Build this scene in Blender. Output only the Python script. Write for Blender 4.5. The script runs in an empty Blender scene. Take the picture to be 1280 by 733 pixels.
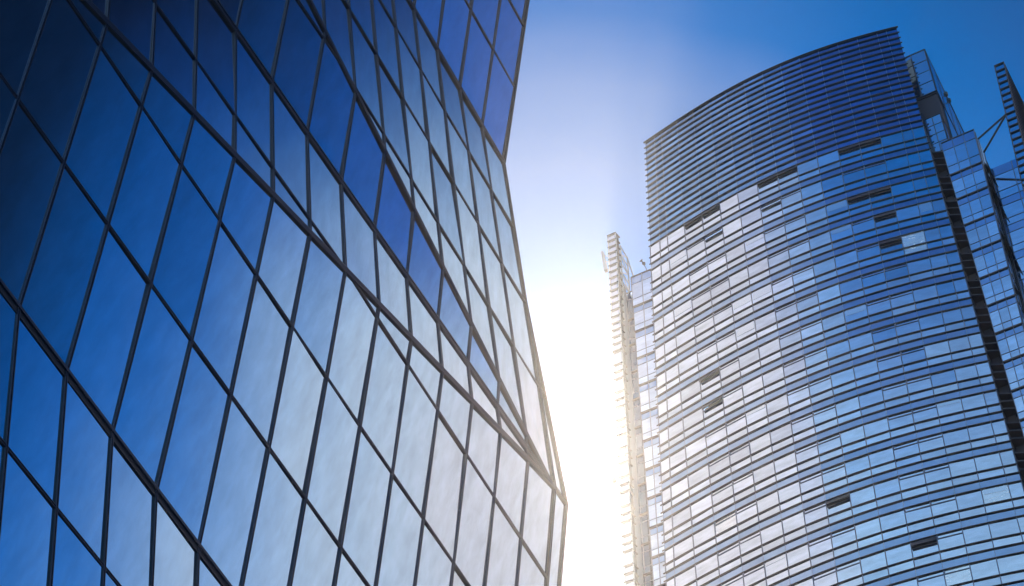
import bpy, math, random
from mathutils import Vector, Matrix
random.seed(7)
SCN = bpy.context.scene
COL = SCN.collection
R = math.radians

# ------------------------------------------------------------------ camera
CAM = Vector((0.0, 0.0, 1.6))
F = 2500.0                                   # focal length in pixels of a 1280 px wide frame
RX = Vector((0.998517, -0.054439, 0.0))      # world right / forward / up seen in camera axes
RY = Vector((-0.044639, -0.818772, -0.572381))
RZ = Vector((0.031160, 0.571532, -0.819988))
cam_d = bpy.data.cameras.new('camera')
cam_d.sensor_width = 36.0
cam_d.lens = F * 36.0 / 1280.0
cam_d.clip_end = 8000.0
cam = bpy.data.objects.new('camera', cam_d)
COL.objects.link(cam)
rot = Matrix((RX, RY, RZ))                   # camera axes -> world
cam.matrix_world = Matrix.Translation(CAM) @ rot.to_4x4()
SCN.camera = cam

def project(p):
    c = rot.transposed() @ (Vector(p) - CAM)
    return (640 - F * c.x / c.z, 366.5 + F * c.y / c.z) if c.z < -0.1 else (-9999, -9999)

# ------------------------------------------------------------------ sky and sun
SUN_EL, SUN_AZ = R(50.2), R(4.0)             # behind the gap between the two buildings
SUN_DIR = Vector((math.sin(SUN_AZ) * math.cos(SUN_EL), math.cos(SUN_AZ) * math.cos(SUN_EL), math.sin(SUN_EL)))
SCN.view_settings.view_transform = 'Standard'
SCN.view_settings.look = 'None'
SCN.view_settings.exposure = 0.0
SCN.view_settings.gamma = 1.0

world = bpy.data.worlds.new('World')
SCN.world = world
world.use_nodes = True
nt = world.node_tree
nt.nodes.clear()
N = nt.nodes.new
L = nt.links.new

def direction(az, el):
    return (math.sin(R(az)) * math.cos(R(el)), math.cos(R(az)) * math.cos(R(el)), math.sin(R(el)))

def wmath(op, a, b=None, c=None):
    n = N('ShaderNodeMath'); n.operation = op
    for i, v in enumerate((a, b, c)):
        if v is None: continue
        if isinstance(v, (int, float)): n.inputs[i].default_value = v
        else: L(v, n.inputs[i])
    return n.outputs[0]

def wramp(fac, stops, interp='EASE'):
    n = N('ShaderNodeValToRGB'); n.color_ramp.interpolation = interp
    e = n.color_ramp.elements
    while len(e) > 1: e.remove(e[-1])
    e[0].position, e[0].color = stops[0][0], tuple(stops[0][1]) + (1,)
    for p, c in stops[1:]:
        x = e.new(p); x.color = tuple(c) + (1,)
    L(fac, n.inputs[0])
    return n.outputs[0]

def wmix(mode, fac, a, b):
    n = N('ShaderNodeMix'); n.data_type = 'RGBA'; n.blend_type = mode
    for s, v in ((n.inputs[0], fac), (n.inputs[6], a), (n.inputs[7], b)):
        if isinstance(v, (int, float)): s.default_value = v
        elif isinstance(v, tuple): s.default_value = v + (1,)
        else: L(v, s)
    return n.outputs[2]

tc = N('ShaderNodeTexCoord')
DIRV = tc.outputs['Generated']
def angle_to(d):
    """degrees between the looked-up direction and d"""
    n = N('ShaderNodeVectorMath'); n.operation = 'DOT_PRODUCT'
    L(DIRV, n.inputs[0]); n.inputs[1].default_value = d
    return wmath('MULTIPLY', wmath('ARCCOSINE', wmath('MINIMUM', n.outputs['Value'], 0.99999)), 180 / math.pi)

def wnoise(scale, detail, rough, stretch=(1, 1, 1), w=0.0):
    m = N('ShaderNodeMapping'); m.inputs['Scale'].default_value = stretch
    m.inputs['Location'].default_value = (w, w * 0.7, w * 1.3)
    L(DIRV, m.inputs['Vector'])
    n = N('ShaderNodeTexNoise'); n.inputs['Scale'].default_value = scale
    n.inputs['Detail'].default_value = detail; n.inputs['Roughness'].default_value = rough
    L(m.outputs[0], n.inputs['Vector'])
    return n.outputs['Fac']

sky = N('ShaderNodeTexSky')
sky.sky_type = 'NISHITA'
sky.sun_disc = False
sky.sun_elevation = SUN_EL
sky.sun_rotation = SUN_AZ
sky.altitude = 50
sky.air_density = 1.0
sky.dust_density = 0.6
sky.ozone_density = 3.0
deep = wmix('MULTIPLY', 1.0, sky.outputs[0], (0.0, 0.40, 1.00))        # polarised deep blue
SKY_K = 0.1
def blend(under, ang, r_stops, c_stops, span):
    """lay bright cloud over the sky: cover and colour depend on the angle from its middle"""
    f = wmath('DIVIDE', ang, span)
    cover = wramp(f, [(r / span, (v, v, v)) for r, v in r_stops], 'LINEAR')
    col = wramp(f, [(r / span, tuple(v / SKY_K for v in c)) for r, c in c_stops], 'LINEAR')
    return wmix('MIX', cover, under, col)
def ragged(ang, scale, amount, seed, stretch=(1, 1, 1)):
    n = wnoise(scale, 7, 0.58, stretch, seed)
    return wmath('ADD', ang, wmath('MULTIPLY', wmath('SUBTRACT', n, 0.5), amount))
# sky darkened past the eastern cloud bank, carrying the corner vignette
E_DIR, W_DIR = direction(58, 39), direction(-103, 43)
a_e = angle_to(E_DIR)
dark = wramp(wmath('DIVIDE', a_e, 90.0), [(0.0, (1, 1, 1)), (0.17, (1, 1, 1)), (0.25, (0.66, 0.66, 0.66)), (0.31, (0.08, 0.075, 0.075)),
                                         (0.36, (0.015, 0.015, 0.015)), (0.60, (0.3, 0.3, 0.3)), (1.0, (0.8, 0.8, 0.8))], 'LINEAR')
behind = angle_to(direction(130, 35))            # the dark quarter lies to the right of and behind the viewer
dmask = wramp(wmath('DIVIDE', behind, 90.0), [(0.0, (1, 1, 1)), (0.58, (1, 1, 1)), (0.80, (0, 0, 0))], 'EASE')
base = wmix('MULTIPLY', dmask, deep, dark)
lift = wramp(wmath('DIVIDE', angle_to(tuple(SUN_DIR)), 90.0), [(0.0, (1, 1, 1)), (0.25, (1, 1, 1)), (0.6, (1.7, 1.95, 1.75)), (0.8, (3.0, 4.6, 3.05)), (1.0, (3.2, 5.0, 3.2))], 'LINEAR')
base = wmix('MULTIPLY', 1.0, base, lift)
east = blend(base, ragged(a_e, 3.0, 5.5, 1.0, (1, 1, 2.0)), [(0, 1), (9, 1), (14, 0.96), (16.5, 0.86), (18, 0.62), (19.5, 0.42), (21, 0.19), (22.5, 0.05), (24.5, 0.0)],
              [(0, (1.10, 0.85, 0.77)), (13, (1.04, 0.82, 0.78)), (20, (0.66, 0.82, 0.88)), (24, (0.35, 0.8, 0.9)), (60, (0.3, 0.8, 0.9))], 90.0)
gap = wramp(wmath('DIVIDE', ragged(angle_to(direction(82.5, 49)), 5.0, 2.0, 2.0), 30.0), [(0, (0.97, 0.97, 0.97)), (0.13, (0.9, 0.9, 0.9)), (0.29, (0, 0, 0))], 'LINEAR')
total = wmix('MIX', gap, east, base)            # blue gap put into the unseen cloud to darken some facets' reflections
# milky lower sky in the west
zen = ragged(angle_to((0, 0, 1)), 2.4, 7.0, 9.0)
wm = wramp(wmath('DIVIDE', angle_to(direction(-135, 30)), 90.0), [(0, (1, 1, 1)), (0.5, (1, 1, 1)), (0.8, (0, 0, 0))], 'EASE')
total = blend(total, wmath('MULTIPLY', zen, wm), [(0, 0), (33, 0), (36, 0.08), (38, 0.22), (42, 0.42), (52, 0.75), (90, 0.85)], [(0, (0.88, 1.06, 1.10))], 90.0)
total = blend(total, ragged(angle_to(W_DIR), 3.0, 8.0, 5.0, (1, 1, 2.0)), [(0, 1), (10, 1), (15, 0.85), (20, 0.53), (24, 0.28), (27, 0.08), (30, 0.01), (38, 0)],
              [(0, (1.20, 0.94, 0.88)), (18, (1.12, 0.95, 0.93)), (26, (0.75, 0.98, 1.0)), (60, (0.6, 0.95, 1.0))], 90.0)
# aureole of thin bright cloud round the hidden sun
total = blend(total, ragged(angle_to(tuple(SUN_DIR)), 6.0, 1.6, 3.0), [(0, 0.22), (5.4, 0.26), (8.8, 0.40), (11.2, 0.27), (13.2, 0.02), (15.0, 0.0)],
              [(0, (0.72, 0.69, 0.74)), (11, (0.68, 0.66, 0.75))], 30.0)
bg = N('ShaderNodeBackground')
L(total, bg.inputs['Color'])
bg.inputs['Strength'].default_value = SKY_K
wo = N('ShaderNodeOutputWorld')
L(bg.outputs[0], wo.inputs['Surface'])

sun_d = bpy.data.lights.new('sun', 'SUN')
sun_d.energy = 3.0
sun_d.angle = R(0.5)
sun_d.color = (1.0, 0.87, 0.72)
sun = bpy.data.objects.new('sun', sun_d)
sun.rotation_euler = (-SUN_DIR).to_track_quat('-Z', 'Y').to_euler()
sun.location = (0, 0, 300)
COL.objects.link(sun)

# ------------------------------------------------------------------ materials
def mat(name, col, metallic=0.0, rough=0.5, vary=0.0, ior=1.5, bump=None, cloudy=None, spec=0.5):
    """Principled material. vary: tone change from pane to pane; cloudy: (scale, amount, stretch) soft dirt; bump: (scale, strength, stretch)"""
    m = bpy.data.materials.new(name)
    m.use_nodes = True
    t = m.node_tree
    b = t.nodes['Principled BSDF']
    b.inputs['Metallic'].default_value = metallic
    b.inputs['Roughness'].default_value = rough
    b.inputs['IOR'].default_value = ior
    b.inputs['Specular IOR Level'].default_value = spec
    rgb = t.nodes.new('ShaderNodeRGB'); rgb.outputs[0].default_value = tuple(col) + (1,)
    out = rgb.outputs[0]
    co = t.nodes.new('ShaderNodeTexCoord')
    def scaled(o, f):
        n = t.nodes.new('ShaderNodeVectorMath'); n.operation = 'SCALE'
        t.links.new(o, n.inputs[0]); t.links.new(f, n.inputs['Scale'])
        return n.outputs[0]
    def rng(src, lo, hi, a=0.0, b2=1.0):
        n = t.nodes.new('ShaderNodeMapRange'); t.links.new(src, n.inputs['Value'])
        n.inputs['From Min'].default_value = a; n.inputs['From Max'].default_value = b2
        n.inputs['To Min'].default_value = lo; n.inputs['To Max'].default_value = hi
        return n.outputs[0]
    def noise(scale, stretch, detail=5):
        mp = t.nodes.new('ShaderNodeMapping'); mp.inputs['Scale'].default_value = stretch
        mp.inputs['Rotation'].default_value = (0.3, 0.5, 0.6)
        t.links.new(co.outputs['Object'], mp.inputs['Vector'])
        n = t.nodes.new('ShaderNodeTexNoise'); n.inputs['Scale'].default_value = scale
        n.inputs['Detail'].default_value = detail; n.inputs['Roughness'].default_value = 0.6
        t.links.new(mp.outputs[0], n.inputs['Vector'])
        return n.outputs['Fac']
    if vary:
        g = t.nodes.new('ShaderNodeNewGeometry')
        out = scaled(out, rng(g.outputs['Random Per Island'], 1 - vary, 1 + vary * 0.6))
    if cloudy:
        out = scaled(out, rng(noise(cloudy[0], cloudy[2]), 1 - cloudy[1], 1 + cloudy[1] * 0.5, 0.3, 0.7))
        r_ = rng(noise(cloudy[0] * 1.7, cloudy[2]), rough * 0.7, rough * 1.5 + 0.01, 0.3, 0.7)
        t.links.new(r_, b.inputs['Roughness'])
    t.links.new(out, b.inputs['Base Color'])
    if bump:
        bn = t.nodes.new('ShaderNodeBump'); bn.inputs['Strength'].default_value = bump[1]
        bn.inputs['Distance'].default_value = 0.02
        t.links.new(noise(bump[0], bump[2], 3), bn.inputs['Height'])
        t.links.new(bn.outputs[0], b.inputs['Normal'])
    return m

M = {}
M['facade_glass'] = mat('facade_glass', (0.52, 0.71, 0.88), 1.0, 0.05, vary=0.09, bump=(0.9, 0.035, (1, 1, 1)), cloudy=(1.3, 0.11, (0.35, 1.8, 0.5)))
M['facade_frame'] = mat('facade_frame', (0.006, 0.012, 0.028), 0.2, 0.5)
M['facade_rib'] = mat('facade_rib', (0.030, 0.048, 0.095), 0.5, 0.4)
M['facade_back'] = mat('facade_back', (0.06, 0.09, 0.15), 0.6, 0.25, bump=(0.3, 0.05, (1, 1, 1)))
M['window_glass'] = mat('window_glass', (0.57, 0.72, 0.88), 1.0, 0.04, vary=0.16, bump=(0.5, 0.05, (1, 1, 2)), cloudy=(0.5, 0.12, (1, 1, 3)))
M['blind'] = mat('blind', (0.62, 0.76, 0.90), 0.85, 0.12)
M['pale_window'] = mat('pale_window', (0.74, 0.86, 0.96), 0.85, 0.2, cloudy=(0.8, 0.10, (1, 1, 3)))
M['spandrel_glass'] = mat('spandrel_glass', (0.29, 0.44, 0.66), 1.0, 0.06, vary=0.10, bump=(0.4, 0.04, (1, 1, 1)), cloudy=(0.4, 0.12, (1, 1, 1)))
M['crown_glass'] = mat('crown_glass', (0.15, 0.35, 0.66), 1.0, 0.10, vary=0.22, cloudy=(0.35, 0.25, (1, 1, 1)))
M['slab_glass'] = mat('slab_glass', (0.32, 0.56, 0.72), 1.0, 0.05, vary=0.18, bump=(0.5, 0.05, (1, 1, 1)))
M['fin_metal'] = mat('fin_metal', (0.035, 0.040, 0.055), 0.2, 0.5)
M['mullion_metal'] = mat('mullion_metal', (0.08, 0.12, 0.20), 0.6, 0.4)
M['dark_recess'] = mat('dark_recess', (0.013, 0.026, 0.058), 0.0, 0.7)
M['blade_panel'] = mat('blade_panel', (0.55, 0.62, 0.74), 0.85, 0.22, vary=0.12)
M['pale_steel'] = mat('pale_steel', (0.42, 0.45, 0.50), 0.5, 0.4, cloudy=(1.0, 0.15, (1, 1, 1)))
M['roof_felt'] = mat('roof_felt', (0.12, 0.13, 0.15), 0.0, 0.9, cloudy=(0.4, 0.3, (1, 1, 1)))
M['paving'] = mat('paving', (0.26, 0.26, 0.25), 0.0, 0.8, cloudy=(0.5, 0.3, (1, 1, 1)))
M['asphalt'] = mat('asphalt', (0.05, 0.05, 0.052), 0.0, 0.9, cloudy=(0.3, 0.3, (1, 1, 1)))
M['earth'] = mat('earth', (0.10, 0.11, 0.08), 0.0, 0.95, cloudy=(0.02, 0.4, (1, 1, 1)))
M['lamp_grey'] = mat('lamp_grey', (0.10, 0.11, 0.12), 0.4, 0.5)
M['lamp_lens'] = mat('lamp_lens', (0.6, 0.62, 0.65), 0.2, 0.15)

# ------------------------------------------------------------------ mesh helpers
class MB:
    def __init__(self): self.v = []; self.f = []
    def add(self, verts, faces):
        o = len(self.v)
        self.v += [Vector(p) for p in verts]
        self.f += [tuple(i + o for i in f) for f in faces]
    def prism(self, poly, n, th):
        """closed slab: poly is its front, the back lies th behind along n"""
        n = Vector(n); k = len(poly)
        poly = [Vector(p) for p in poly]
        nn = (poly[1] - poly[0]).cross(poly[2] - poly[0])
        if nn.dot(n) < 0: poly = poly[::-1]
        b = [p - n * th for p in poly]
        fs = [tuple(range(k)), tuple(range(2 * k - 1, k - 1, -1))]
        fs += [(i, i + k, (i + 1) % k + k, (i + 1) % k) for i in range(k)]
        self.add(poly + b, fs)
    def bar(self, p0, p1, n, w, h0, h1, side=0.0):
        """box along p0-p1, w wide, from h0 to h1 along n, shifted sideways by side"""
        p0, p1, n = Vector(p0), Vector(p1), Vector(n)
        t = (p1 - p0)
        if t.length < 1e-5: return
        t.normalize()
        s = n.cross(t).normalized()
        n2 = t.cross(s).normalized()
        if n2.dot(n) < 0: n2 = -n2
        q = []
        for p in (p0, p1):
            for a, h in ((-w / 2, h0), (w / 2, h0), (w / 2, h1), (-w / 2, h1)):
                q.append(p + s * (a + side) + n2 * h)
        self.add(q, [(0, 1, 2, 3), (7, 6, 5, 4), (0, 4, 5, 1), (1, 5, 6, 2), (2, 6, 7, 3), (3, 7, 4, 0)])
    def sweep(self, inner, outer, z0, z1):
        """band with plan polylines inner/outer (world xy) between heights z0..z1"""
        q = []; n = len(inner)
        for a, b in zip(inner, outer):
            q += [Vector((a[0], a[1], z0)), Vector((b[0], b[1], z0)), Vector((b[0], b[1], z1)), Vector((a[0], a[1], z1))]
        fs = [(0, 1, 2, 3), tuple(4 * (n - 1) + i for i in (3, 2, 1, 0))]
        for i in range(n - 1):
            o = 4 * i
            for j in range(4):
                k = (j + 1) % 4
                fs.append((o + j, o + 4 + j, o + 4 + k, o + k))
        self.add(q, fs)
    def tube(self, pts, r, seg=8):
        pts = [Vector(p) for p in pts]; rings = []
        for i, p in enumerate(pts):
            t = (pts[min(i + 1, len(pts) - 1)] - pts[max(i - 1, 0)]).normalized()
            a = t.orthogonal().normalized(); b = t.cross(a)
            rr = r[i] if isinstance(r, (list, tuple)) else r
            rings.append([p + (a * math.cos(2 * math.pi * j / seg) + b * math.sin(2 * math.pi * j / seg)) * rr for j in range(seg)])
        vs = [p for ring in rings for p in ring]; fs = []
        for i in range(len(pts) - 1):
            for j in range(seg):
                k = (j + 1) % seg
                fs.append((i * seg + j, i * seg + k, (i + 1) * seg + k, (i + 1) * seg + j))
        fs += [tuple(range(seg))[::-1], tuple(range((len(pts) - 1) * seg, len(pts) * seg))]
        self.add(vs, fs)

def build(name, mb, material, parent=None):
    me = bpy.data.meshes.new(name)
    off = parent['_base'] if parent is not None else (0, 0, 0)
    off = Vector(off)
    me.from_pydata([v - off for v in mb.v], [], mb.f)
    me.materials.append(material)
    me.update()
    o = bpy.data.objects.new(name, me)
    COL.objects.link(o)
    if parent is not None:
        o.parent = parent
        o['_base'] = tuple(off)
    return o

def thing(name, label, cat, loc, group=None):
    o = bpy.data.objects.new(name, None)
    COL.objects.link(o)
    o.location = loc
    o['_base'] = tuple(loc)
    o['label'] = label; o['category'] = cat
    if group: o['group'] = group
    return o

def structure(name, mb, material):
    o = build(name, mb, material)
    o['kind'] = 'structure'
    return o

def build_many(name, pieces, material, parent, cap=100):
    """pieces: (polygon, normal, thickness). The ones that show largest become parts of their own, the rest one part"""
    pieces = sorted(pieces, key=lambda p: -px_area(p[0]))
    rest = MB()
    for i, (q, n, th) in enumerate(pieces):
        alone = i < cap and px_area(q) > 1.5
        mb = MB() if alone else rest
        mb.prism(q, n, th)
        if alone: build(name, mb, material, parent)
    if rest.v:
        o = build(name + 's', rest, material, parent); o['kind'] = 'stuff'

def px_area(poly):
    q = [project(p) for p in poly]
    cx = sum(p[0] for p in q) / len(q); cy = sum(p[1] for p in q) / len(q)
    a = abs(sum(q[i][0] * q[(i + 1) % len(q)][1] - q[(i + 1) % len(q)][0] * q[i][1] for i in range(len(q)))) / 2
    inside = -40 < cx < 1320 and -60 < cy < 800
    return a if inside else a * 1e-4

# ------------------------------------------------------------------ ground
g = MB(); g.add([(-1500, -1500, 0), (1500, -1500, 0), (1500, 1500, 0), (-1500, 1500, 0)], [(0, 1, 2, 3)])
structure('ground', g, M['earth'])
g = MB(); g.prism([(-120, -60, 0.13), (140, -60, 0.13), (140, 52, 0.13), (-120, 52, 0.13)], (0, 0, 1), 0.126)
structure('plaza_pavement', g, M['paving'])
g = MB(); g.add([(-400, 54, 0.004), (400, 54, 0.004), (400, 66, 0.004), (-400, 66, 0.004)], [(0, 1, 2, 3)])
structure('road', g, M['asphalt'])

# ================================================================== folded glass building (left)
def lin(b, s):
    b, s = Vector(b), Vector(s)
    return lambda k: b + s * k
FOLD = {   # fold lines as point(column)
    'L0': lin((-9.1, 41.0, 0.004), (0.945, 1.702, 0.0)),
    'L1': lin((-13.059, 23.313, 38.236), (0.9482, 1.7153, -0.0289)),
    'L2': lin((-12.727, 21.083, 46.406), (0.9690, 1.5672, 0.5073)),
    'L3': lin((-13.714, 19.265, 53.977), (1.0323, 1.6846, -0.0025)),
    'L4': lin((-13.55, 17.069, 62.279), (1.0206, 1.8307, -0.5594)),
    'L6': lin((-14.122, 16.083, 67.922), (0.9011, 1.6201, 0.0207)),
    'L7': lin((-15.108, 10.149, 79.917), (1.0147, 1.8325, 0.0)),
}
APEX = Vector((1.662, 44.356, 53.94))                 # where three folds meet
P15 = FOLD['L2'](15)
ROWS = [3.2, 7.2, 11.2, 15.2, 19.2, 23.2, 27.15, 31.1, 35.08, 42.62, 46.60, 50.50, 53.95, 58.03, 61.65, 65.08, 72.45, 76.15]
K0_, K1_ = -4, 15
SOLID = {'wall_low': ('L0', 'L1'), 'F1': ('L1', 'L2'), 'F2': ('L2', 'L3'), 'F3': ('L3', 'L4'), 'F4': ('L4', 'L6'), 'F5': ('L6', 'L7')}

def strips(lo, up):
    """strip polygons (column k to k+1) of one facet"""
    out = []
    for k in range(K0_, K1_):
        a, b = FOLD[lo], FOLD[up]
        if (lo, up) == ('L1', 'L2') and k == 14: poly = [a(14), a(15), P15, APEX, b(14)]
        elif (lo, up) in (('L2', 'L3'), ('L3', 'L4')) and k == 14: poly = [a(14), APEX, b(14)]
        elif (lo, up) == ('L4', 'L6') and k == 14: poly = [a(14), APEX, P15, b(15), b(14)]
        else: poly = [a(k), a(k + 1), b(k + 1), b(k)]
        out.append((k, poly))
    return out

def clip(poly, z, keep_above):
    out = []
    for i, p in enumerate(poly):
        q = poly[(i + 1) % len(poly)]
        pi = (p.z >= z) == keep_above; qi = (q.z >= z) == keep_above
        if pi: out.append(p)
        if pi != qi: out.append(p + (q - p) * ((z - p.z) / (q.z - p.z)))
    return out

def poly_normal(poly):
    n = Vector((0, 0, 0))
    for i, p in enumerate(poly):
        q = poly[(i + 1) % len(poly)]
        n += Vector(((p.y - q.y) * (p.z + q.z), (p.z - q.z) * (p.x + q.x), (p.x - q.x) * (p.y + q.y)))
    n.normalize()
    return n if n.x > 0 else -n

left = thing('glass_building', 'dark blue building of folded faceted glass with slanted black grid, filling the left side', 'building', (-4.0, 52.0, 0.0))
cells = []
for facet, (lo, up) in SOLID.items():
    grid = MB(); ribs = MB()
    for k, poly in strips(lo, up):
        nrm = poly_normal(poly)
        rest = poly
        for z in ROWS + [999]:
            if len(rest) < 3: break
            low = clip(rest, z, False); rest = clip(rest, z, True)
            if len(low) >= 3 and max(p.z for p in low) - min(p.z for p in low) > 0.03:
                cells.append((low, nrm))
            cut = [p for p in rest if abs(p.z - z) < 1e-4]
            if len(cut) >= 2:
                p, q = cut[0], cut[-1]
                grid.bar(p, q, nrm, 0.076, -0.05, 0.02)
                for s in (-0.028, 0.028): ribs.bar(p, q, nrm, 0.018, 0.0, 0.045, s)
        # upright bar on the left side of the strip
        p, q = FOLD[lo](k), FOLD[up](k)
        grid.bar(p, q, nrm, 0.086, -0.05, 0.023)
        for s in (-0.031, 0.031): ribs.bar(p, q, nrm, 0.021, 0.0, 0.052, s)
    if facet in ('wall_low', 'F5'):
        p, q = FOLD[lo](15), FOLD[up](15)
        grid.bar(p, q, nrm, 0.16, -0.1, 0.045)
        ribs.bar(p, q, nrm, 0.04, 0.0, 0.1)
    mg = build('mullion_grid', grid, M['facade_frame'], left)
    build('mullion_rib', ribs, M['facade_rib'], mg)

cells = [(c, n, px_area(c)) for c, n in cells]
cells.sort(key=lambda c: -c[2])
def tilted(poly, n, amt):
    c = sum(poly, Vector()) / len(poly)
    g_ = Vector((random.gauss(0, amt), random.gauss(0, amt), random.gauss(0, amt)))
    return [p + n * (p - c).dot(g_) for p in poly]
rest_mb = MB()
for i, (c, n, a) in enumerate(cells):
    mb = MB() if i < 100 else rest_mb
    mb.prism(tilted(c, n, 0.006), n, 0.04)
    if i < 100: build('glass_pane', mb, M['facade_glass'], left)
o = build('glass_panes', rest_mb, M['facade_glass'], left); o['kind'] = 'stuff'

# fold beams
def fold_beam(pts, wide, deep, n, grooves):
    b = MB(); r_ = MB()
    for p, q in zip(pts, pts[1:]):
        b.bar(p, q, n, wide, -0.12, deep)
        for s in grooves: r_.bar(p, q, n, 0.034, deep - 0.01, deep + 0.04, s)
    o = build('fold_beam', b, M['facade_frame'], left)
    build('beam_rib', r_, M['facade_rib'], o)
NF = Vector((0.862, -0.49, -0.1)).normalized()
fold_beam([FOLD['L1'](K0_), FOLD['L1'](15)], 0.25, 0.03, NF, (0.105, 0.06))
fold_beam([FOLD['L2'](K0_), APEX, P15], 0.19, 0.03, NF, (-0.075, -0.025, 0.025, 0.075))
fold_beam([FOLD['L3'](K0_), APEX], 0.22, 0.03, NF, (-0.09, -0.04, 0.09))
fold_beam([FOLD['L4'](K0_), APEX], 0.16, 0.03, NF, (-0.055, 0.0, 0.055))
fold_beam([FOLD['L6'](K0_), FOLD['L6'](15)], 0.18, 0.03, NF, (-0.07, 0.0, 0.07))
fold_beam([FOLD['L7'](K0_), FOLD['L7'](15)], 0.40, 0.10, NF, (-0.1, 0.1))

# narrow end facade wrapping the corner, then the rest of the body
S_LOW = Vector((-0.30, 51.25, 38.0)); d15 = FOLD['L1'](15)
S_CTL = Vector((1.936, 45.62, 50.217)); S_MID = Vector((2.258, 45.345, 54.015)); S_UP = Vector((1.372, 43.849, 58.03))
t_low = (S_MID - S_CTL) / (S_MID.z - S_CTL.z)
S_LOW = d15 + (S_MID - P15) * 0.7
def on_edge(a, b, z): return a + (b - a) * ((z - a.z) / (b.z - a.z))
e58 = on_edge(P15, FOLD['L6'](15), 58.03)
e62 = on_edge(P15, FOLD['L6'](15), 61.6)
end = MB(); er = MB(); ef = MB()
nE = Vector((0.95, 0.2, 0)).normalized()
for poly in ([d15, S_LOW, S_MID, P15], [P15, S_MID, S_UP, e58], [e58, S_UP, e62]):
    nn = (poly[1] - poly[0]).cross(poly[2] - poly[0]).normalized()
    if nn.y > 0: nn = -nn
    end.prism(poly, nn, 0.05)
build('end_glazing', end, M['facade_glass'], left)
for p, q in ((S_LOW, S_MID), (S_MID, S_UP), (S_UP, e62), (S_MID, P15), (S_UP, e58), (P15, e58), (d15, P15), (e58, FOLD['L6'](15))):
    ef.bar(p, q, Vector((0.7, -0.7, 0)), 0.13, -0.06, 0.05)
    er.bar(p, q, Vector((0.7, -0.7, 0)), 0.05, 0.03, 0.08)
o = build('corner_trim', ef, M['facade_frame'], left)
build('trim_rib', er, M['facade_rib'], o)
back = Vector((-0.87, 0.49, 0)) * 26
rim_r = [FOLD['L0'](15), d15, S_LOW, S_MID, S_UP, e62, FOLD['L6'](15), FOLD['L7'](15)]
rim_l = [FOLD[x](K0_) for x in ('L0', 'L1', 'L2', 'L3', 'L4', 'L6', 'L7')]
body = MB()
for rim, sh in ((rim_r, Vector((-0.06, -0.02, 0))), (rim_l, Vector((0, 0, 0)))):
    for p, q in zip(rim, rim[1:]):
        p, q = p + sh, q + sh
        body.add([p, q, q + back, p + back], [(0, 1, 2, 3)])
lb = [p + back for p in (FOLD['L0'](K0_), FOLD['L0'](15), FOLD['L7'](15), FOLD['L7'](K0_))]
body.add(lb, [(0, 1, 2, 3)])
build('rear_wall', body, M['facade_back'], left)
rf = MB(); rf.prism([FOLD['L7'](K0_) + Vector((0, 0, -0.3)), FOLD['L7'](15) + Vector((0, 0, -0.3)), FOLD['L7'](15) + back + Vector((0, 0, -0.3)), FOLD['L7'](K0_) + back + Vector((0, 0, -0.3))], (0, 0, 1), 0.3)
build('roof', rf, M['roof_felt'], left)

# ================================================================== curved office tower (right)
U = Vector((0.85713, -0.51509, 0)); MN = Vector((-0.51509, -0.85713, 0)); KS = -97.9185
def SW(u, z, o=0.0):
    return U * u + MN * (KS + o) + Vector((0, 0, z + 1.6))
tower = thing('office_tower', 'tall curved glass office tower with dark louvred crown and horizontal sunshades, on the right', 'building', tuple(SW(-29, -1.6, -8)))
ZN = [161.1, 156.95, 152.6, 148.6, 144.45, 140.4, 136.4, 132.5, 128.7, 124.95, 121.3, 117.75, 114.25]
while ZN[-1] > 4: ZN.append(ZN[-1] - 3.6)
UA = [-43.45, -42.3, -41.43, -39.45, -37.44, -35.45, -33.46, -31.36, -29.27, -27.26, -25.24, -23.21, -21.19, -19.2, -17.22, -16.3, -15.25]
UB = [-43.41, -42.52, -40.83, -38.81, -36.83, -34.95, -33.05, -31.16, -29.26, -27.35, -25.42, -23.49, -21.56, -19.68, -17.80, -16.19, -15.21]
def ucol(i, z):
    t = max(z, 98.0)
    return UA[i] + (UB[i] - UA[i]) * (161.1 - t) / 36.5
def bow(u):
    return 6.3006346882e-06 * u**4 + 0.0006937627626 * u**3 + 0.0187157002598 * u**2 - 0.0332356831480 * u - 2.0453846731
def bow_n(u):                                   # outward plan normal in (u,o)
    d = 4 * 6.3006346882e-06 * u**3 + 3 * 0.0006937627626 * u**2 + 2 * 0.0187157002598 * u - 0.0332356831480
    l = math.hypot(1, d)
    return (-d / l, 1 / l)
def TP(u, z, out=0.0):                          # point on the curved front
    a, b = bow_n(u)
    return SW(u + a * out, z, bow(u) + b * out)
def tn(u):
    a, b = bow_n(u)
    return U * a + MN * b
NV = 16                                          # storeys inside the picture
TOPZ = 180.7

def curve_band(mb, z0, z1, out0, out1, ext=0.0, n=32):
    us = [-43.46 - ext + (28.23 + 2 * ext) * i / n for i in range(n + 1)]
    inn = [TP(u, 0, out0) for u in us]; ou = [TP(u, 0, out1) for u in us]
    mb.sweep(inn, ou, z0 + 1.6, z1 + 1.6)

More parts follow.
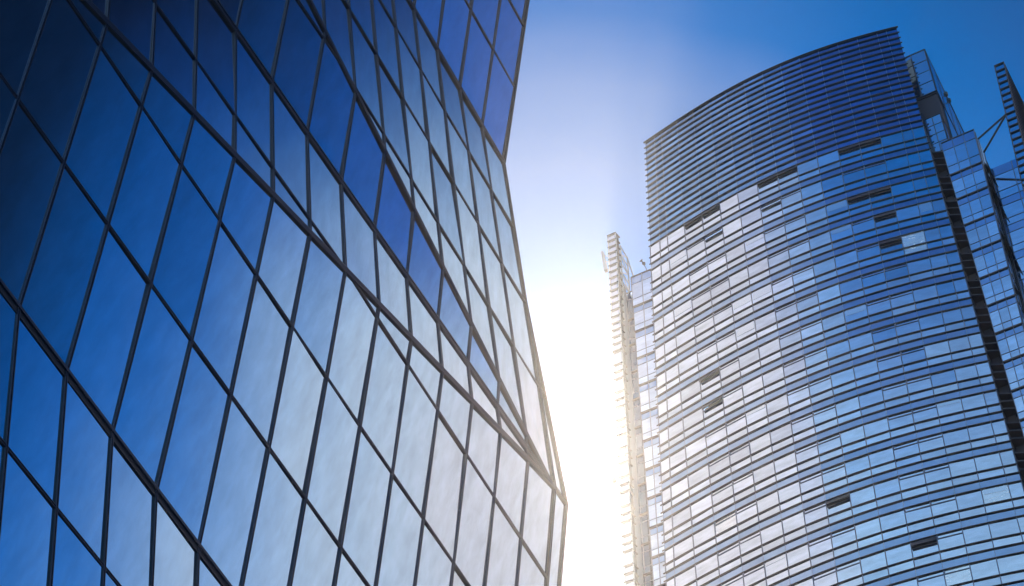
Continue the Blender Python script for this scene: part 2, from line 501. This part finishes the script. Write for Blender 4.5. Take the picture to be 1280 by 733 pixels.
# crown: glazed screen with 18 sunshade louvres
cg = MB()
for i in range(16):
    for r_ in range(9):
        z0 = 161.15 + (TOPZ - 161.15) * r_ / 9; z1 = 161.15 + (TOPZ - 161.15) * (r_ + 1) / 9
        ua, ub_ = UA[i], UA[i + 1]
        q = [TP(ua + 0.0, z0), TP(ub_ - 0.0, z0), TP(ub_, z1), TP(ua, z1)]
        n_ = tn((ua + ub_) / 2)
        cg.prism(tilted(q, n_, 0.003), n_, 0.25)
build('crown_glazing', cg, M['crown_glass'], tower)
NL = 18
for i in range(NL):
    z = TOPZ - 0.05 - (TOPZ - 161.1) * i / NL
    mb = MB(); curve_band(mb, z - 0.05, z + 0.03, 0.0, 0.12 if i else 0.18, ext=0.14)
    build('louvre', mb, M['fin_metal'], tower)
cm = MB()
for i in range(1, 16):
    cm.bar(TP(UA[i], 161.2), TP(UA[i], TOPZ - 0.2), tn(UA[i]), 0.04, -0.02, 0.012)
build('crown_mullion', cm, M['mullion_metal'], tower)
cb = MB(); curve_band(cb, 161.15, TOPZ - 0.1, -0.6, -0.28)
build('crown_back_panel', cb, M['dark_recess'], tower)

HOP = {3, 4, 7, 8, 11, 12}
OPEN = {(0, 3), (0, 4), (0, 7), (0, 8), (0, 11), (0, 12), (1, 4), (1, 7), (2, 11), (2, 12), (4, 12), (6, 3), (7, 3), (12, 8), (14, 11), (3, 12)}
PALE = {(4, 13), (13, 14), (15, 12), (11, 3)}
windows = []; fins_rest = MB(); span_rest = MB(); mull = MB()
for n in range(len(ZN) - 1):
    z1 = ZN[n]; z0 = ZN[n + 1]; h = z1 - z0
    zm = z1 - 0.478 * h; zs = z1 - 0.742 * h
    for zz in (z1, zm, zs):
        mb = MB() if n < NV else fins_rest
        curve_band(mb, zz - 0.05, zz + 0.012, 0.0, 0.10, ext=0.13)
        if n < NV: build('sunshade_fin', mb, M['fin_metal'], tower)
    # spandrel
    mb = MB() if n < NV else span_rest
    for i in range(16):
        ua, ub_ = ucol(i, z0), ucol(i + 1, z0); uc, ud = ucol(i, zs), ucol(i + 1, zs)
        n_ = tn((ua + ub_) / 2)
        mb.prism(tilted([TP(ua, z0), TP(ub_, z0), TP(ud, zs), TP(uc, zs)], n_, 0.002), n_, 0.2)
    if n < NV: build('spandrel_band', mb, M['spandrel_glass'], tower)
    for i in range(16):
        for (za, zb, kind) in ((zm, z1, 'tall'), (zs, zm, 'short')):
            ua, ub_ = ucol(i, za), ucol(i + 1, za); uc, ud = ucol(i, zb), ucol(i + 1, zb)
            n_ = tn((ua + ub_) / 2)
            q = [TP(ua, za), TP(ub_, za), TP(ud, zb), TP(uc, zb)]
            opened = kind == 'tall' and (n, i) in OPEN
            if opened:
                dz = min(0.80, h * 0.2)
                q = [q[0], q[1], q[2] - Vector((0, 0, dz)), q[3] - Vector((0, 0, dz))]
            windows.append((q, n_, px_area(q), (n, i, kind)))
            if kind == 'tall' and n < 24:
                if opened:
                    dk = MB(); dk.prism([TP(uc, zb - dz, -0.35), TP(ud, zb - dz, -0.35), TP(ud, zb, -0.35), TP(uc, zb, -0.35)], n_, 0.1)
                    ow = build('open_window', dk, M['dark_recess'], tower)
                    sh = MB(); sh.prism([TP(uc + 0.05, zb - dz + 0.03, 0.26), TP(ud - 0.05, zb - dz + 0.03, 0.26), TP(ud - 0.05, zb - 0.08, 0.02), TP(uc + 0.05, zb - 0.08, 0.02)], n_, 0.05)
                    build('sash', sh, M['dark_recess'], ow)
                    mull.bar(TP(uc, zb - dz), TP(ud, zb - dz), n_, 0.07, -0.02, 0.05)
                elif i in HOP:
                    mull.bar(TP(uc + 0.05, zb - 0.42), TP(ud, zb - 0.42), n_, 0.055, -0.01, 0.05)
                    mull.bar(TP(uc + 0.06, zb - 0.42), TP(uc + 0.06, zb), n_, 0.07, -0.01, 0.05)
    if n < 24:
        for i in range(17):
            a, b = ucol(i, zs), ucol(i, z1)
            mull.bar(TP(a, zs), TP(b, z1), tn(a), 0.075, -0.02, 0.035)
            a2 = ucol(i, z0)
            mull.bar(TP(a2, z0), TP(a, zs), tn(a), 0.03, -0.02, 0.012)
o = build('sunshade_fins', fins_rest, M['fin_metal'], tower); o['kind'] = 'stuff'
o = build('spandrel_bands', span_rest, M['spandrel_glass'], tower); o['kind'] = 'stuff'
build('mullion_grid', mull, M['mullion_metal'], tower)

# slab behind the curved front: flat glazed faces left and right of it
def edge_l(z): return -45.73 + (157.6 - z) * 0.0264
def edge_r(z): return -11.10 - (158.2 - z) * 0.0300
slab_sp = []; slab_ln = []; slab_ml = MB(); slab_short = MB()
def slab_face(el, er_, bays, top, zlist, o, first=None):
    """flat curtain wall: el/er_ give the side edges at height z"""
    prev = top
    for idx, z in enumerate(zlist):
        h = prev - z
        bounds = [prev, prev - 0.25 * h, prev - 0.74 * h, z]
        for b_ in range(3):
            za, zb = bounds[b_ + 1], bounds[b_]
            for j in range(bays):
                def uu(zz, t): return el(zz) + (er_(zz) - el(zz)) * t
                q = [SW(uu(za, j / bays), za, o), SW(uu(za, (j + 1) / bays), za, o), SW(uu(zb, (j + 1) / bays), zb, o), SW(uu(zb, j / bays), zb, o)]
                if b_ == 0: slab_sp.append((tilted(q, MN, 0.002), MN, 0.12))
                else:
                    windows.append((q, MN, px_area(q) * 0.35, (idx, j, 'slab')))
                slab_ml.bar(q[0], q[3], MN, 0.06, -0.02, 0.035)
                if j == bays - 1: slab_ml.bar(q[1], q[2], MN, 0.08, -0.02, 0.05)
            slab_ml.bar(SW(el(za), za, o), SW(er_(za), za, o), MN, 0.05 if b_ < 2 else 0.02, -0.02, 0.03)
        slab_ln.append((SW(el(z), z, o), SW(er_(z) + 0.06, z, o), 0.15, -0.03, 0.10))
        prev = z
    slab_ln.append((SW(el(top), top, o), SW(er_(top) + 0.05, top, o), 0.10, -0.05, 0.06))
LOWZ = [z for z in ZN[2:30]]
slab_face(edge_l, lambda z: -43.44, 2, 157.6, LOWZ, 0.0)
slab_face(lambda z: edge_l(z) - 1.7, lambda z: edge_l(z) - 0.06, 2, 156.0, [z - 1.1 for z in LOWZ], -0.45)
slab_face(lambda z: -14.25, edge_r, 3, 158.2, LOWZ, 0.0)
build_many('side_spandrel', slab_sp, M['spandrel_glass'], tower)
for a_, b_, w_, h0, h1 in slab_ln:
    mb = MB(); mb.bar(a_, b_, MN, w_, h0, h1); build('floor_line_trim', mb, M['fin_metal'], tower)
build('side_mullion', slab_ml, M['mullion_metal'], tower)
# dark shaft between curved front and the right-hand face, with added stepped blocks imitating the fins' serrated shadow
dk = MB()
dk.prism([SW(-15.4, ZN[29], -0.9), SW(-14.0, ZN[29], -0.9), SW(-14.0, 158.0, -0.9), SW(-15.4, 158.0, -0.9)], MN, 0.2)
dk.prism([SW(-15.22, ZN[29], 0.5), SW(-15.22, ZN[29], -0.9), SW(-15.22, 161, -0.9), SW(-15.22, 161, 0.45)], U, 0.15)
build('dark_shaft', dk, M['dark_recess'], tower)
br = []
for n in range(1, 24):
    for k, f in enumerate((0.0, 0.26, 0.52)):
        z = ZN[n] - f * (ZN[n] - ZN[n + 1])
        br.append(([SW(-15.2, z, 0.35), SW(-14.28, z, -0.05), SW(-14.28, z, -0.85), SW(-15.2, z, -0.85)], Vector((0, 0, 1)), 0.16))
        if k != 1:
            br.append(([SW(-15.15, z - 1.0, -0.55), SW(-14.5, z - 1.0, -0.55), SW(-14.5, z - 0.15, -0.55), SW(-15.15, z - 0.15, -0.55)], MN, 0.1))
build_many('fin_shade_step', br, M['dark_recess'], tower)
# solid core of the slab: right return face, roofs and hidden sides
core = MB()
zb_ = ZN[29]
DEP = -24.0
def wallq(a, b): core.add([a[0], a[1], b[1], b[0]], [(0, 1, 2, 3)])
core.add([SW(edge_l(-1.6) - 1.7, -1.6, DEP), SW(edge_r(-1.6), -1.6, DEP), SW(edge_r(157.9), 157.9, DEP), SW(edge_l(157.2), 157.2, DEP)], [(0, 1, 2, 3)])
core.add([SW(edge_l(-1.6) - 1.7, -1.6, DEP), SW(edge_l(155.9) - 1.7, 155.9, DEP), SW(edge_l(155.9) - 1.7, 155.9, -0.55), SW(edge_l(-1.6) - 1.7, -1.6, -0.55)], [(0, 1, 2, 3)])
core.add([SW(edge_l(157.4), 157.3, -0.15), SW(-15.3, 157.3, -0.15), SW(-15.3, 157.3, DEP), SW(edge_l(157.4), 157.3, DEP)], [(0, 1, 2, 3)])
core.add([SW(-14.3, 157.9, -0.15), SW(edge_r(157.9) - 0.1, 157.9, -0.15), SW(edge_r(157.9) - 0.1, 157.9, DEP), SW(-14.3, 157.9, DEP)], [(0, 1, 2, 3)])
core.add([SW(edge_l(-1.6) - 1.7, -1.6, -0.1), SW(edge_r(-1.6), -1.6, -0.1), SW(edge_r(zb_), zb_, -0.1), SW(edge_l(zb_) - 1.7, zb_, -0.1)], [(0, 1, 2, 3)])
build('core_wall', core, M['facade_back'], tower)
rt = []; rl = MB()
for n in range(len(LOWZ)):
    top = 158.2 if n == 0 else LOWZ[n - 1]; z = LOWZ[n]
    for j in range(2):
        o0, o1 = -0.05 - 1.25 * j, -1.25 - 1.25 * j
        rt.append(([SW(edge_r(z), z, o0), SW(edge_r(z), z, o1), SW(edge_r(top), top, o1), SW(edge_r(top), top, o0)], U, 0.1))
        rl.bar(SW(edge_r(z), z, o1), SW(edge_r(top), top, o1), U, 0.07, -0.02, 0.03)
    rl.bar(SW(edge_r(z), z, 0), SW(edge_r(z), z, -2.5), U, 0.12, -0.02, 0.03)
    rl.bar(SW(edge_r(z), z, -0.35), SW(edge_r(top), top, -0.35), U, 0.10, -0.02, 0.05)
build_many('return_glazing', rt, M['slab_glass'], tower)
build('return_trim', rl, M['fin_metal'], tower)
for n, oo in ((1, -0.75), (1, -1.9), (3, -0.75), (3, -1.9), (5, -0.75), (0, -1.9)):
    z = LOWZ[n]
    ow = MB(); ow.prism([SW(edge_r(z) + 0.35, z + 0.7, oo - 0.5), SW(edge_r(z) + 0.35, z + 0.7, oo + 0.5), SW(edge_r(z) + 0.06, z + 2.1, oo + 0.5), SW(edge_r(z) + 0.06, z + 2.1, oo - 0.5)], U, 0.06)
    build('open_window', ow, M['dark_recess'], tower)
# half-drawn blinds behind the glass edge of some windows
rb = random.Random(21)
for n in range(1, 14):
    for i in range(2, 15):
        if (n, i) in OPEN or i in HOP or rb.random() > 0.17: continue
        h = ZN[n] - ZN[n + 1]
        zt = ZN[n] - 0.10; zl = zt - h * rb.uniform(0.10, 0.30)
        a0, a1 = ucol(i, zl) + 0.12, ucol(i + 1, zl) - 0.12
        mb = MB(); n_ = tn((a0 + a1) / 2)
        mb.prism([TP(a0, zl, 0.016), TP(a1, zl, 0.016), TP(a1, zt, 0.016), TP(a0, zt, 0.016)], n_, 0.012)
        build('window_blind', mb, M['blind'], tower)
# windows: the hundred that show largest are parts of their own
windows.sort(key=lambda w: -w[2])
wr = MB(); cnt = 0
for q, n_, a, key in windows:
    pale = key in {(n, i, 'tall') for n, i in PALE} or key == (4, 13, 'short')
    alone = cnt < 100 or pale
    mb = MB() if alone else wr
    mb.prism(tilted(q, n_, 0.006 if key[2] != 'slab' else 0.004), n_, 0.12)
    if alone:
        build('window', mb, M['pale_window'] if pale else M['window_glass'], tower); cnt += 1
o = build('windows', wr, M['window_glass'], tower); o['kind'] = 'stuff'

# ================================================================== rooftop block behind the crown
def glazed_box(mb, lines, u0, u1, z0, z1, of, ob, bays_u, bays_o, rows):
    """front, right and left faces as panes; lines get the mullions"""
    for j in range(bays_u):
        for r_ in range(rows):
            a, b = u0 + (u1 - u0) * j / bays_u, u0 + (u1 - u0) * (j + 1) / bays_u
            c, d = z0 + (z1 - z0) * r_ / rows, z0 + (z1 - z0) * (r_ + 1) / rows
            q = [SW(a, c, of), SW(b, c, of), SW(b, d, of), SW(a, d, of)]
            mb.append((tilted(q, MN, 0.004), MN, 0.1))
            lines.bar(q[0], q[3], MN, 0.07, -0.02, 0.04); lines.bar(q[0], q[1], MN, 0.06, -0.02, 0.03)
    for j in range(bays_o):
        a, b = of + (ob - of) * j / bays_o, of + (ob - of) * (j + 1) / bays_o
        q = [SW(u1, z0, a), SW(u1, z0, b), SW(u1, z1, b), SW(u1, z1, a)]
        mb.append((tilted(q, U, 0.003), U, 0.1))
        lines.bar(q[1], q[2], U, 0.06, -0.02, 0.03)
    lines.bar(SW(u1, z0, of), SW(u1, z1, of), (MN + U).normalized(), 0.12, -0.05, 0.05)
    lines.bar(SW(u0, z1, of), SW(u1, z1, of), MN, 0.14, -0.05, 0.05)
    lines.bar(SW(u1, z1, of), SW(u1, z1, ob), U, 0.14, -0.05, 0.05)
    lines.bar(SW(u1, z0, of), SW(u1, z0, ob), U, 0.10, -0.05, 0.05)

blk = thing('rooftop_block', 'blue glazed plant room rising behind the upper right edge of the louvred tower crown', 'plant room', tuple(SW(-16, 157.95, -6)))
gl = []; ln = MB()
glazed_box(gl, ln, -19.4, -13.5, 169.9, 178.2, -1.5, -12.3, 4, 4, 4)
build_many('window', gl, M['slab_glass'], blk); build('mullion', ln, M['fin_metal'], blk)
dkb = MB()
dkb.prism([SW(-19.3, 158.0, -1.75), SW(-13.6, 158.0, -1.75), SW(-13.6, 169.9, -1.75), SW(-19.3, 169.9, -1.75)], MN, 0.2)
dkb.prism([SW(-13.62, 158.0, -1.76), SW(-13.62, 158.0, -12.2), SW(-13.62, 169.9, -12.2), SW(-13.62, 169.9, -1.76)], U, 0.2)  # dark side wall: the soffit's shade put into its colour
dkb.prism([SW(-19.4, 178.1, -1.6), SW(-13.6, 178.1, -1.6), SW(-13.6, 178.1, -12.3), SW(-19.4, 178.1, -12.3)], (0, 0, 1), 0.2)
dkb.prism([SW(-19.4, 169.9, -1.6), SW(-13.6, 169.9, -1.6), SW(-13.6, 169.9, -12.3), SW(-19.4, 169.9, -12.3)], (0, 0, 1), 0.2)
dkb.prism([SW(-19.3, 158.0, -12.3), SW(-13.6, 158.0, -12.3), SW(-13.6, 178.1, -12.3), SW(-19.3, 178.1, -12.3)], -MN, 0.2)
dkb.prism([SW(-19.4, 158.0, -1.76), SW(-19.4, 158.0, -12.2), SW(-19.4, 178.1, -12.2), SW(-19.4, 178.1, -1.76)], -U, 0.2)
build('dark_band', dkb, M['dark_recess'], blk)
vs = MB()                                              # glazed lower side with a dark slot
vs.prism([SW(-13.5, 158.0, -3.2), SW(-13.5, 158.0, -12.2), SW(-13.5, 169.6, -12.2), SW(-13.5, 169.6, -3.2)], U, 0.08)
build('side_glazing', vs, M['slab_glass'], blk)
sl_ = MB()
for o_ in (-6.8, -9.6):
    sl_.prism([SW(-13.44, 158.2, o_), SW(-13.44, 158.2, o_ - 1.0), SW(-13.44, 163.6, o_ - 1.0), SW(-13.44, 164.2, o_ - 0.5), SW(-13.44, 163.6, o_)], U, 0.05)
build('vent_slot', sl_, M['dark_recess'], blk)
lower = thing('stair_head_block', 'small blue glass block on the flat roof below the plant room, beside the dark shaft', 'roof block', tuple(SW(-14.6, 158.0, -1.2)))
gl = []; ln = MB()
glazed_box(gl, ln, -15.35, -13.62, 158.0, 164.2, -0.6, -2.6, 2, 1, 4)
build_many('window', gl, M['slab_glass'], lower); build('mullion', ln, M['fin_metal'], lower)
cap = MB(); cap.prism([SW(-15.35, 164.2, -0.65), SW(-13.65, 164.2, -0.65), SW(-13.65, 164.2, -2.6), SW(-15.35, 164.2, -2.6)], (0, 0, 1), 0.15)
build('roof', cap, M['roof_felt'], lower)

# ================================================================== far glass wing on the right edge
wing = thing('glass_wing', 'lower blue glass wing behind the tall screen blade at the right edge of the photo', 'building', tuple(SW(-3, -1.6, -10)))
gw = []; gs = []; lw = MB()
prev = 154.9
for n, z in enumerate(LOWZ[1:]):
    z = z + 1.2
    h = prev - z
    for j in range(8):
        def wl(zz, t):
            e = edge_r(zz) + 0.12
            return e + t * 2.0
        for (f0, f1, tgt) in ((0.0, 0.27, gs), (0.27, 0.76, gw), (0.76, 1.0, gw)):
            za, zb = prev - f1 * h, prev - f0 * h
            q = [SW(wl(za, j), za, -2.5), SW(wl(za, j + 1), za, -2.5), SW(wl(zb, j + 1), zb, -2.5), SW(wl(zb, j), zb, -2.5)]
            tgt.append((tilted(q, MN, 0.005), MN, 0.1))
            lw.bar(q[0], q[3], MN, 0.07, -0.02, 0.03); lw.bar(q[0], q[1], MN, 0.06, -0.02, 0.03)
    prev = z
build_many('window', gw, M['window_glass'], wing); build_many('spandrel', gs, M['spandrel_glass'], wing); build('mullion', lw, M['mullion_metal'], wing)
wb = MB()
e0, e1, x1 = edge_r(-1.6) + 0.15, edge_r(154.8) + 0.15, edge_r(154.8) + 16
wb.add([SW(e0, -1.6, -2.65), SW(x1, -1.6, -2.65), SW(x1, 154.8, -2.65), SW(e1, 154.8, -2.65)], [(0, 1, 2, 3)])
wb.add([SW(e1, 154.8, -2.6), SW(x1, 154.8, -2.6), SW(x1, 154.8, -22), SW(e1, 154.8, -22)], [(0, 1, 2, 3)])
wb.add([SW(x1, -1.6, -2.6), SW(x1, -1.6, -22), SW(x1, 154.8, -22), SW(x1, 154.8, -2.6)], [(0, 1, 2, 3)])
wb.add([SW(e0, -1.6, -22), SW(x1, -1.6, -22), SW(x1, 154.8, -22), SW(e1, 154.8, -22)], [(0, 1, 2, 3)])
build('wall', wb, M['facade_back'], wing)

# ================================================================== tall screen blades
def blade(name_label, ul, ur, top, of, ob, base_u):
    t = thing('screen_blade', name_label, 'facade blade', tuple(SW(base_u, -1.6, (of + ob) / 2)), 'tall louvred blades flanking the tower')
    p = []; d = MB(); f = []
    zs = [top]
    z = top
    while z > 145.5: z -= 1.07; zs.append(z)
    for n in range(len(ZN) - 1):
        h = ZN[n] - ZN[n + 1]
        for fr in (0.0, 0.478, 0.742):
            zz = ZN[n] - fr * h
            if zz < 144.9: zs.append(zz)
    for a, b in zip(zs, zs[1:]):
        p.append(([SW(ul(b), b, of), SW(ur(b), b, of), SW(ur(a), a, of), SW(ul(a), a, of)], MN, 0.12))
    d0 = of - 0.13
    for a, b in zip(zs[::12], zs[12::12] + [zs[-1]]):
        if a - b < 0.01: continue
        zt = a - (0.1 if a == top else 0)
        d.prism([SW(ur(b), b, d0), SW(ur(b), b, ob), SW(ur(zt), zt, ob), SW(ur(zt), zt, d0)], U, 0.15)
        d.prism([SW(ul(b), b, d0), SW(ul(b), b, ob), SW(ul(zt), zt, ob), SW(ul(zt), zt, d0)], -U, 0.15)
    for zz in zs:
        f.append(([SW(ul(zz) - 0.05, zz, of + 0.12), SW(ur(zz) + 0.03, zz, of + 0.12), SW(ur(zz) + 0.16, zz, ob), SW(ur(zz) + 0.02, zz, ob), SW(ur(zz) - 0.04, zz, of - 0.14), SW(ul(zz) - 0.05, zz, of - 0.14)], Vector((0, 0, 1)), 0.10))
    sm = MB()
    for e in (ul, ur): sm.bar(SW(e(top), top, of), SW(e(zs[-1]), zs[-1], of), MN, 0.09, -0.04, 0.05)
    return t, p, d, f, sm
lu = lambda z: -47.354 + (163.88 - z) * 0.0212
ru = lambda z: -46.496 + (163.88 - z) * 0.0197
# left blade: free-standing above the roof with a steel truss behind it
t, p, d, f, sm = blade('pale slender louvred blade with steel truss, standing left of the curved tower', lu, ru, 163.88, 1.55, 0.9, -46)
build_many('front_panel', p, M['blade_panel'], t); build('side_panel', d, M['dark_recess'], t); build_many('louvre', f, M['fin_metal'], t); build('edge_rail', sm, M['pale_steel'], t)
bk = MB()
bk.prism([SW(ru(157.0) - 0.05, 157.0, 0.9), SW(ru(157.0) - 0.05, 157.0, -0.3), SW(ru(70) - 0.05, 70, -0.3), SW(ru(70) - 0.05, 70, 0.9)], U, 0.15)
build('back_panel', bk, M['mullion_metal'], t)
tr = MB()
def tp(z, o): return SW(ru(z) + 0.06, z, o)
for o_, z_ in ((0.75, 150.0), (-0.8, 156.0)): tr.tube([tp(z_, o_), tp(162.6, o_)], 0.085)
for k in range(4):
    z = 156.4 + 1.55 * k
    tr.tube([tp(z, 0.75), tp(z, -0.8)], 0.06)
    tr.tube([tp(z, 0.75 if k % 2 else -0.8), tp(min(z + 1.55, 162.5), -0.8 if k % 2 else 0.75)], 0.05)
tr.tube([tp(162.5, 0.75), tp(162.5, -0.8)], 0.06)
tr.tube([tp(162.4, -0.8), SW(-45.6, 157.6, -0.8)], 0.07)
for k in range(5): tr.tube([SW(ru(152) - 0.7, 153 + 2 * k, 0.85), tp(153 + 2 * k, 0.75)], 0.05)
build('truss', tr, M['pale_steel'], t)
og = MB()
og.prism([SW(-47.95, 161.1, 1.9), SW(-47.75, 161.1, 1.9), SW(-47.45, 158.0, 1.7), SW(-47.75, 158.0, 1.7)], MN, 0.35)
for z in (158.3, 159.6, 160.6): og.tube([SW(-47.8, z, 1.65), SW(lu(z), z, 1.3)], 0.04)
build('outrigger', og, M['pale_steel'], t)
# right blade: deep dark flank
lu2 = lambda z: -7.416 - (164.5 - z) * 0.052
ru2 = lambda z: lu2(z) + 0.88
t2, p, d, f, sm = blade('dark blue louvred blade braced to the tower, at the right edge of the photo', lu2, ru2, 164.5, 1.55, -4.5, -8)
build_many('front_panel', p, M['slab_glass'], t2); build('side_panel', d, M['dark_recess'], t2); build_many('louvre', f, M['fin_metal'], t2); build('edge_rail', sm, M['fin_metal'], t2)
sb = MB()
for a in (SW(-10.98, 156.6, -0.1), SW(-10.95, 155.4, -0.9)): sb.tube([a, SW(lu2(156.2), 156.2, 1.4)], 0.10)
build('brace', sb, M['fin_metal'], t2)

# ================================================================== small roof fittings
fl = thing('floodlight', 'tiny floodlight on a bent pole on the roof edge left of the louvred crown', 'floodlight', tuple(SW(-44.25, 157.3, -0.5)))
m_ = MB(); m_.tube([SW(-44.25, 157.3, -0.5), SW(-44.28, 158.7, -0.5), SW(-44.55, 159.75, -0.5)], 0.035); build('pole', m_, M['lamp_grey'], fl)
m_ = MB(); m_.tube([SW(-44.52, 159.75, -0.62), SW(-44.56, 159.95, -0.5), SW(-44.70, 160.15, -0.2)], [0.08, 0.19, 0.21], 12); build('lamp_head', m_, M['lamp_grey'], fl)
m_ = MB(); m_.tube([SW(-44.70, 160.152, -0.2), SW(-44.705, 160.16, -0.185)], [0.18, 0.17], 12); build('lens', m_, M['lamp_lens'], fl)
zc = 127.0
bl = thing('bracket_lamp', 'tiny lamp on a short bracket at the left side of the pale blade', 'lamp', tuple(SW(lu(zc), zc, 1.3)))
m_ = MB(); m_.tube([SW(lu(zc) - 0.07, zc, 1.3), SW(lu(zc) - 0.55, zc, 1.4), SW(lu(zc) - 0.6, zc + 0.2, 1.4)], 0.035); build('bracket', m_, M['lamp_grey'], bl)
m_ = MB(); m_.tube([SW(lu(zc) - 0.6, zc - 0.1, 1.4), SW(lu(zc) - 0.6, zc + 0.35, 1.45), SW(lu(zc) - 0.6, zc + 0.42, 1.45)], [0.17, 0.15, 0.06], 10); build('lamp_head', m_, M['lamp_grey'], bl)
for o_, lab in ((-3.4, 'tiny dark floodlight on the side of the plant room, nearer the crown'), (-4.2, 'tiny dark floodlight on the side of the plant room, farther from the crown')):
    z = 171.4
    sf = thing('floodlight', lab, 'floodlight', tuple(SW(-13.45, z, o_)), 'floodlights on the plant room side')
    m_ = MB(); m_.tube([SW(-13.45, z, o_), SW(-13.1, z, o_), SW(-13.0, z + 0.2, o_)], 0.04); build('bracket', m_, M['lamp_grey'], sf)
    m_ = MB(); m_.tube([SW(-13.0, z + 0.1, o_), SW(-13.0, z + 0.5, o_), SW(-12.95, z + 0.65, o_)], [0.2, 0.22, 0.12], 10); build('lamp_head', m_, M['lamp_grey'], sf)

# ================================================================== thin haze volume, added for the lens flare's warm glow round the sun
hz = MB(); X = 1510
c8 = [(x, y, z) for z in (-1.0, 192.0) for x, y in ((-X, -X), (X, -X), (X, X), (-X, X))]
hz.add(c8, [(3, 2, 1, 0), (4, 5, 6, 7), (0, 1, 5, 4), (1, 2, 6, 5), (2, 3, 7, 6), (3, 0, 4, 7)])
hm = bpy.data.materials.new('haze'); hm.use_nodes = True
ht = hm.node_tree
for n in list(ht.nodes):
    if n.type == 'BSDF_PRINCIPLED': ht.nodes.remove(n)
pv = ht.nodes.new('ShaderNodeVolumePrincipled')
pv.inputs['Color'].default_value = (0.95, 0.94, 0.92, 1)
pv.inputs['Density'].default_value = 0.00020
pv.inputs['Anisotropy'].default_value = 0.90
ht.links.new(pv.outputs[0], [n for n in ht.nodes if n.type == 'OUTPUT_MATERIAL'][0].inputs['Volume'])
hm.cycles.homogeneous_volume = True
haze = build('haze', hz, hm); haze['kind'] = 'stuff'
for o in bpy.data.objects:
    if '_base' in o: del o['_base']
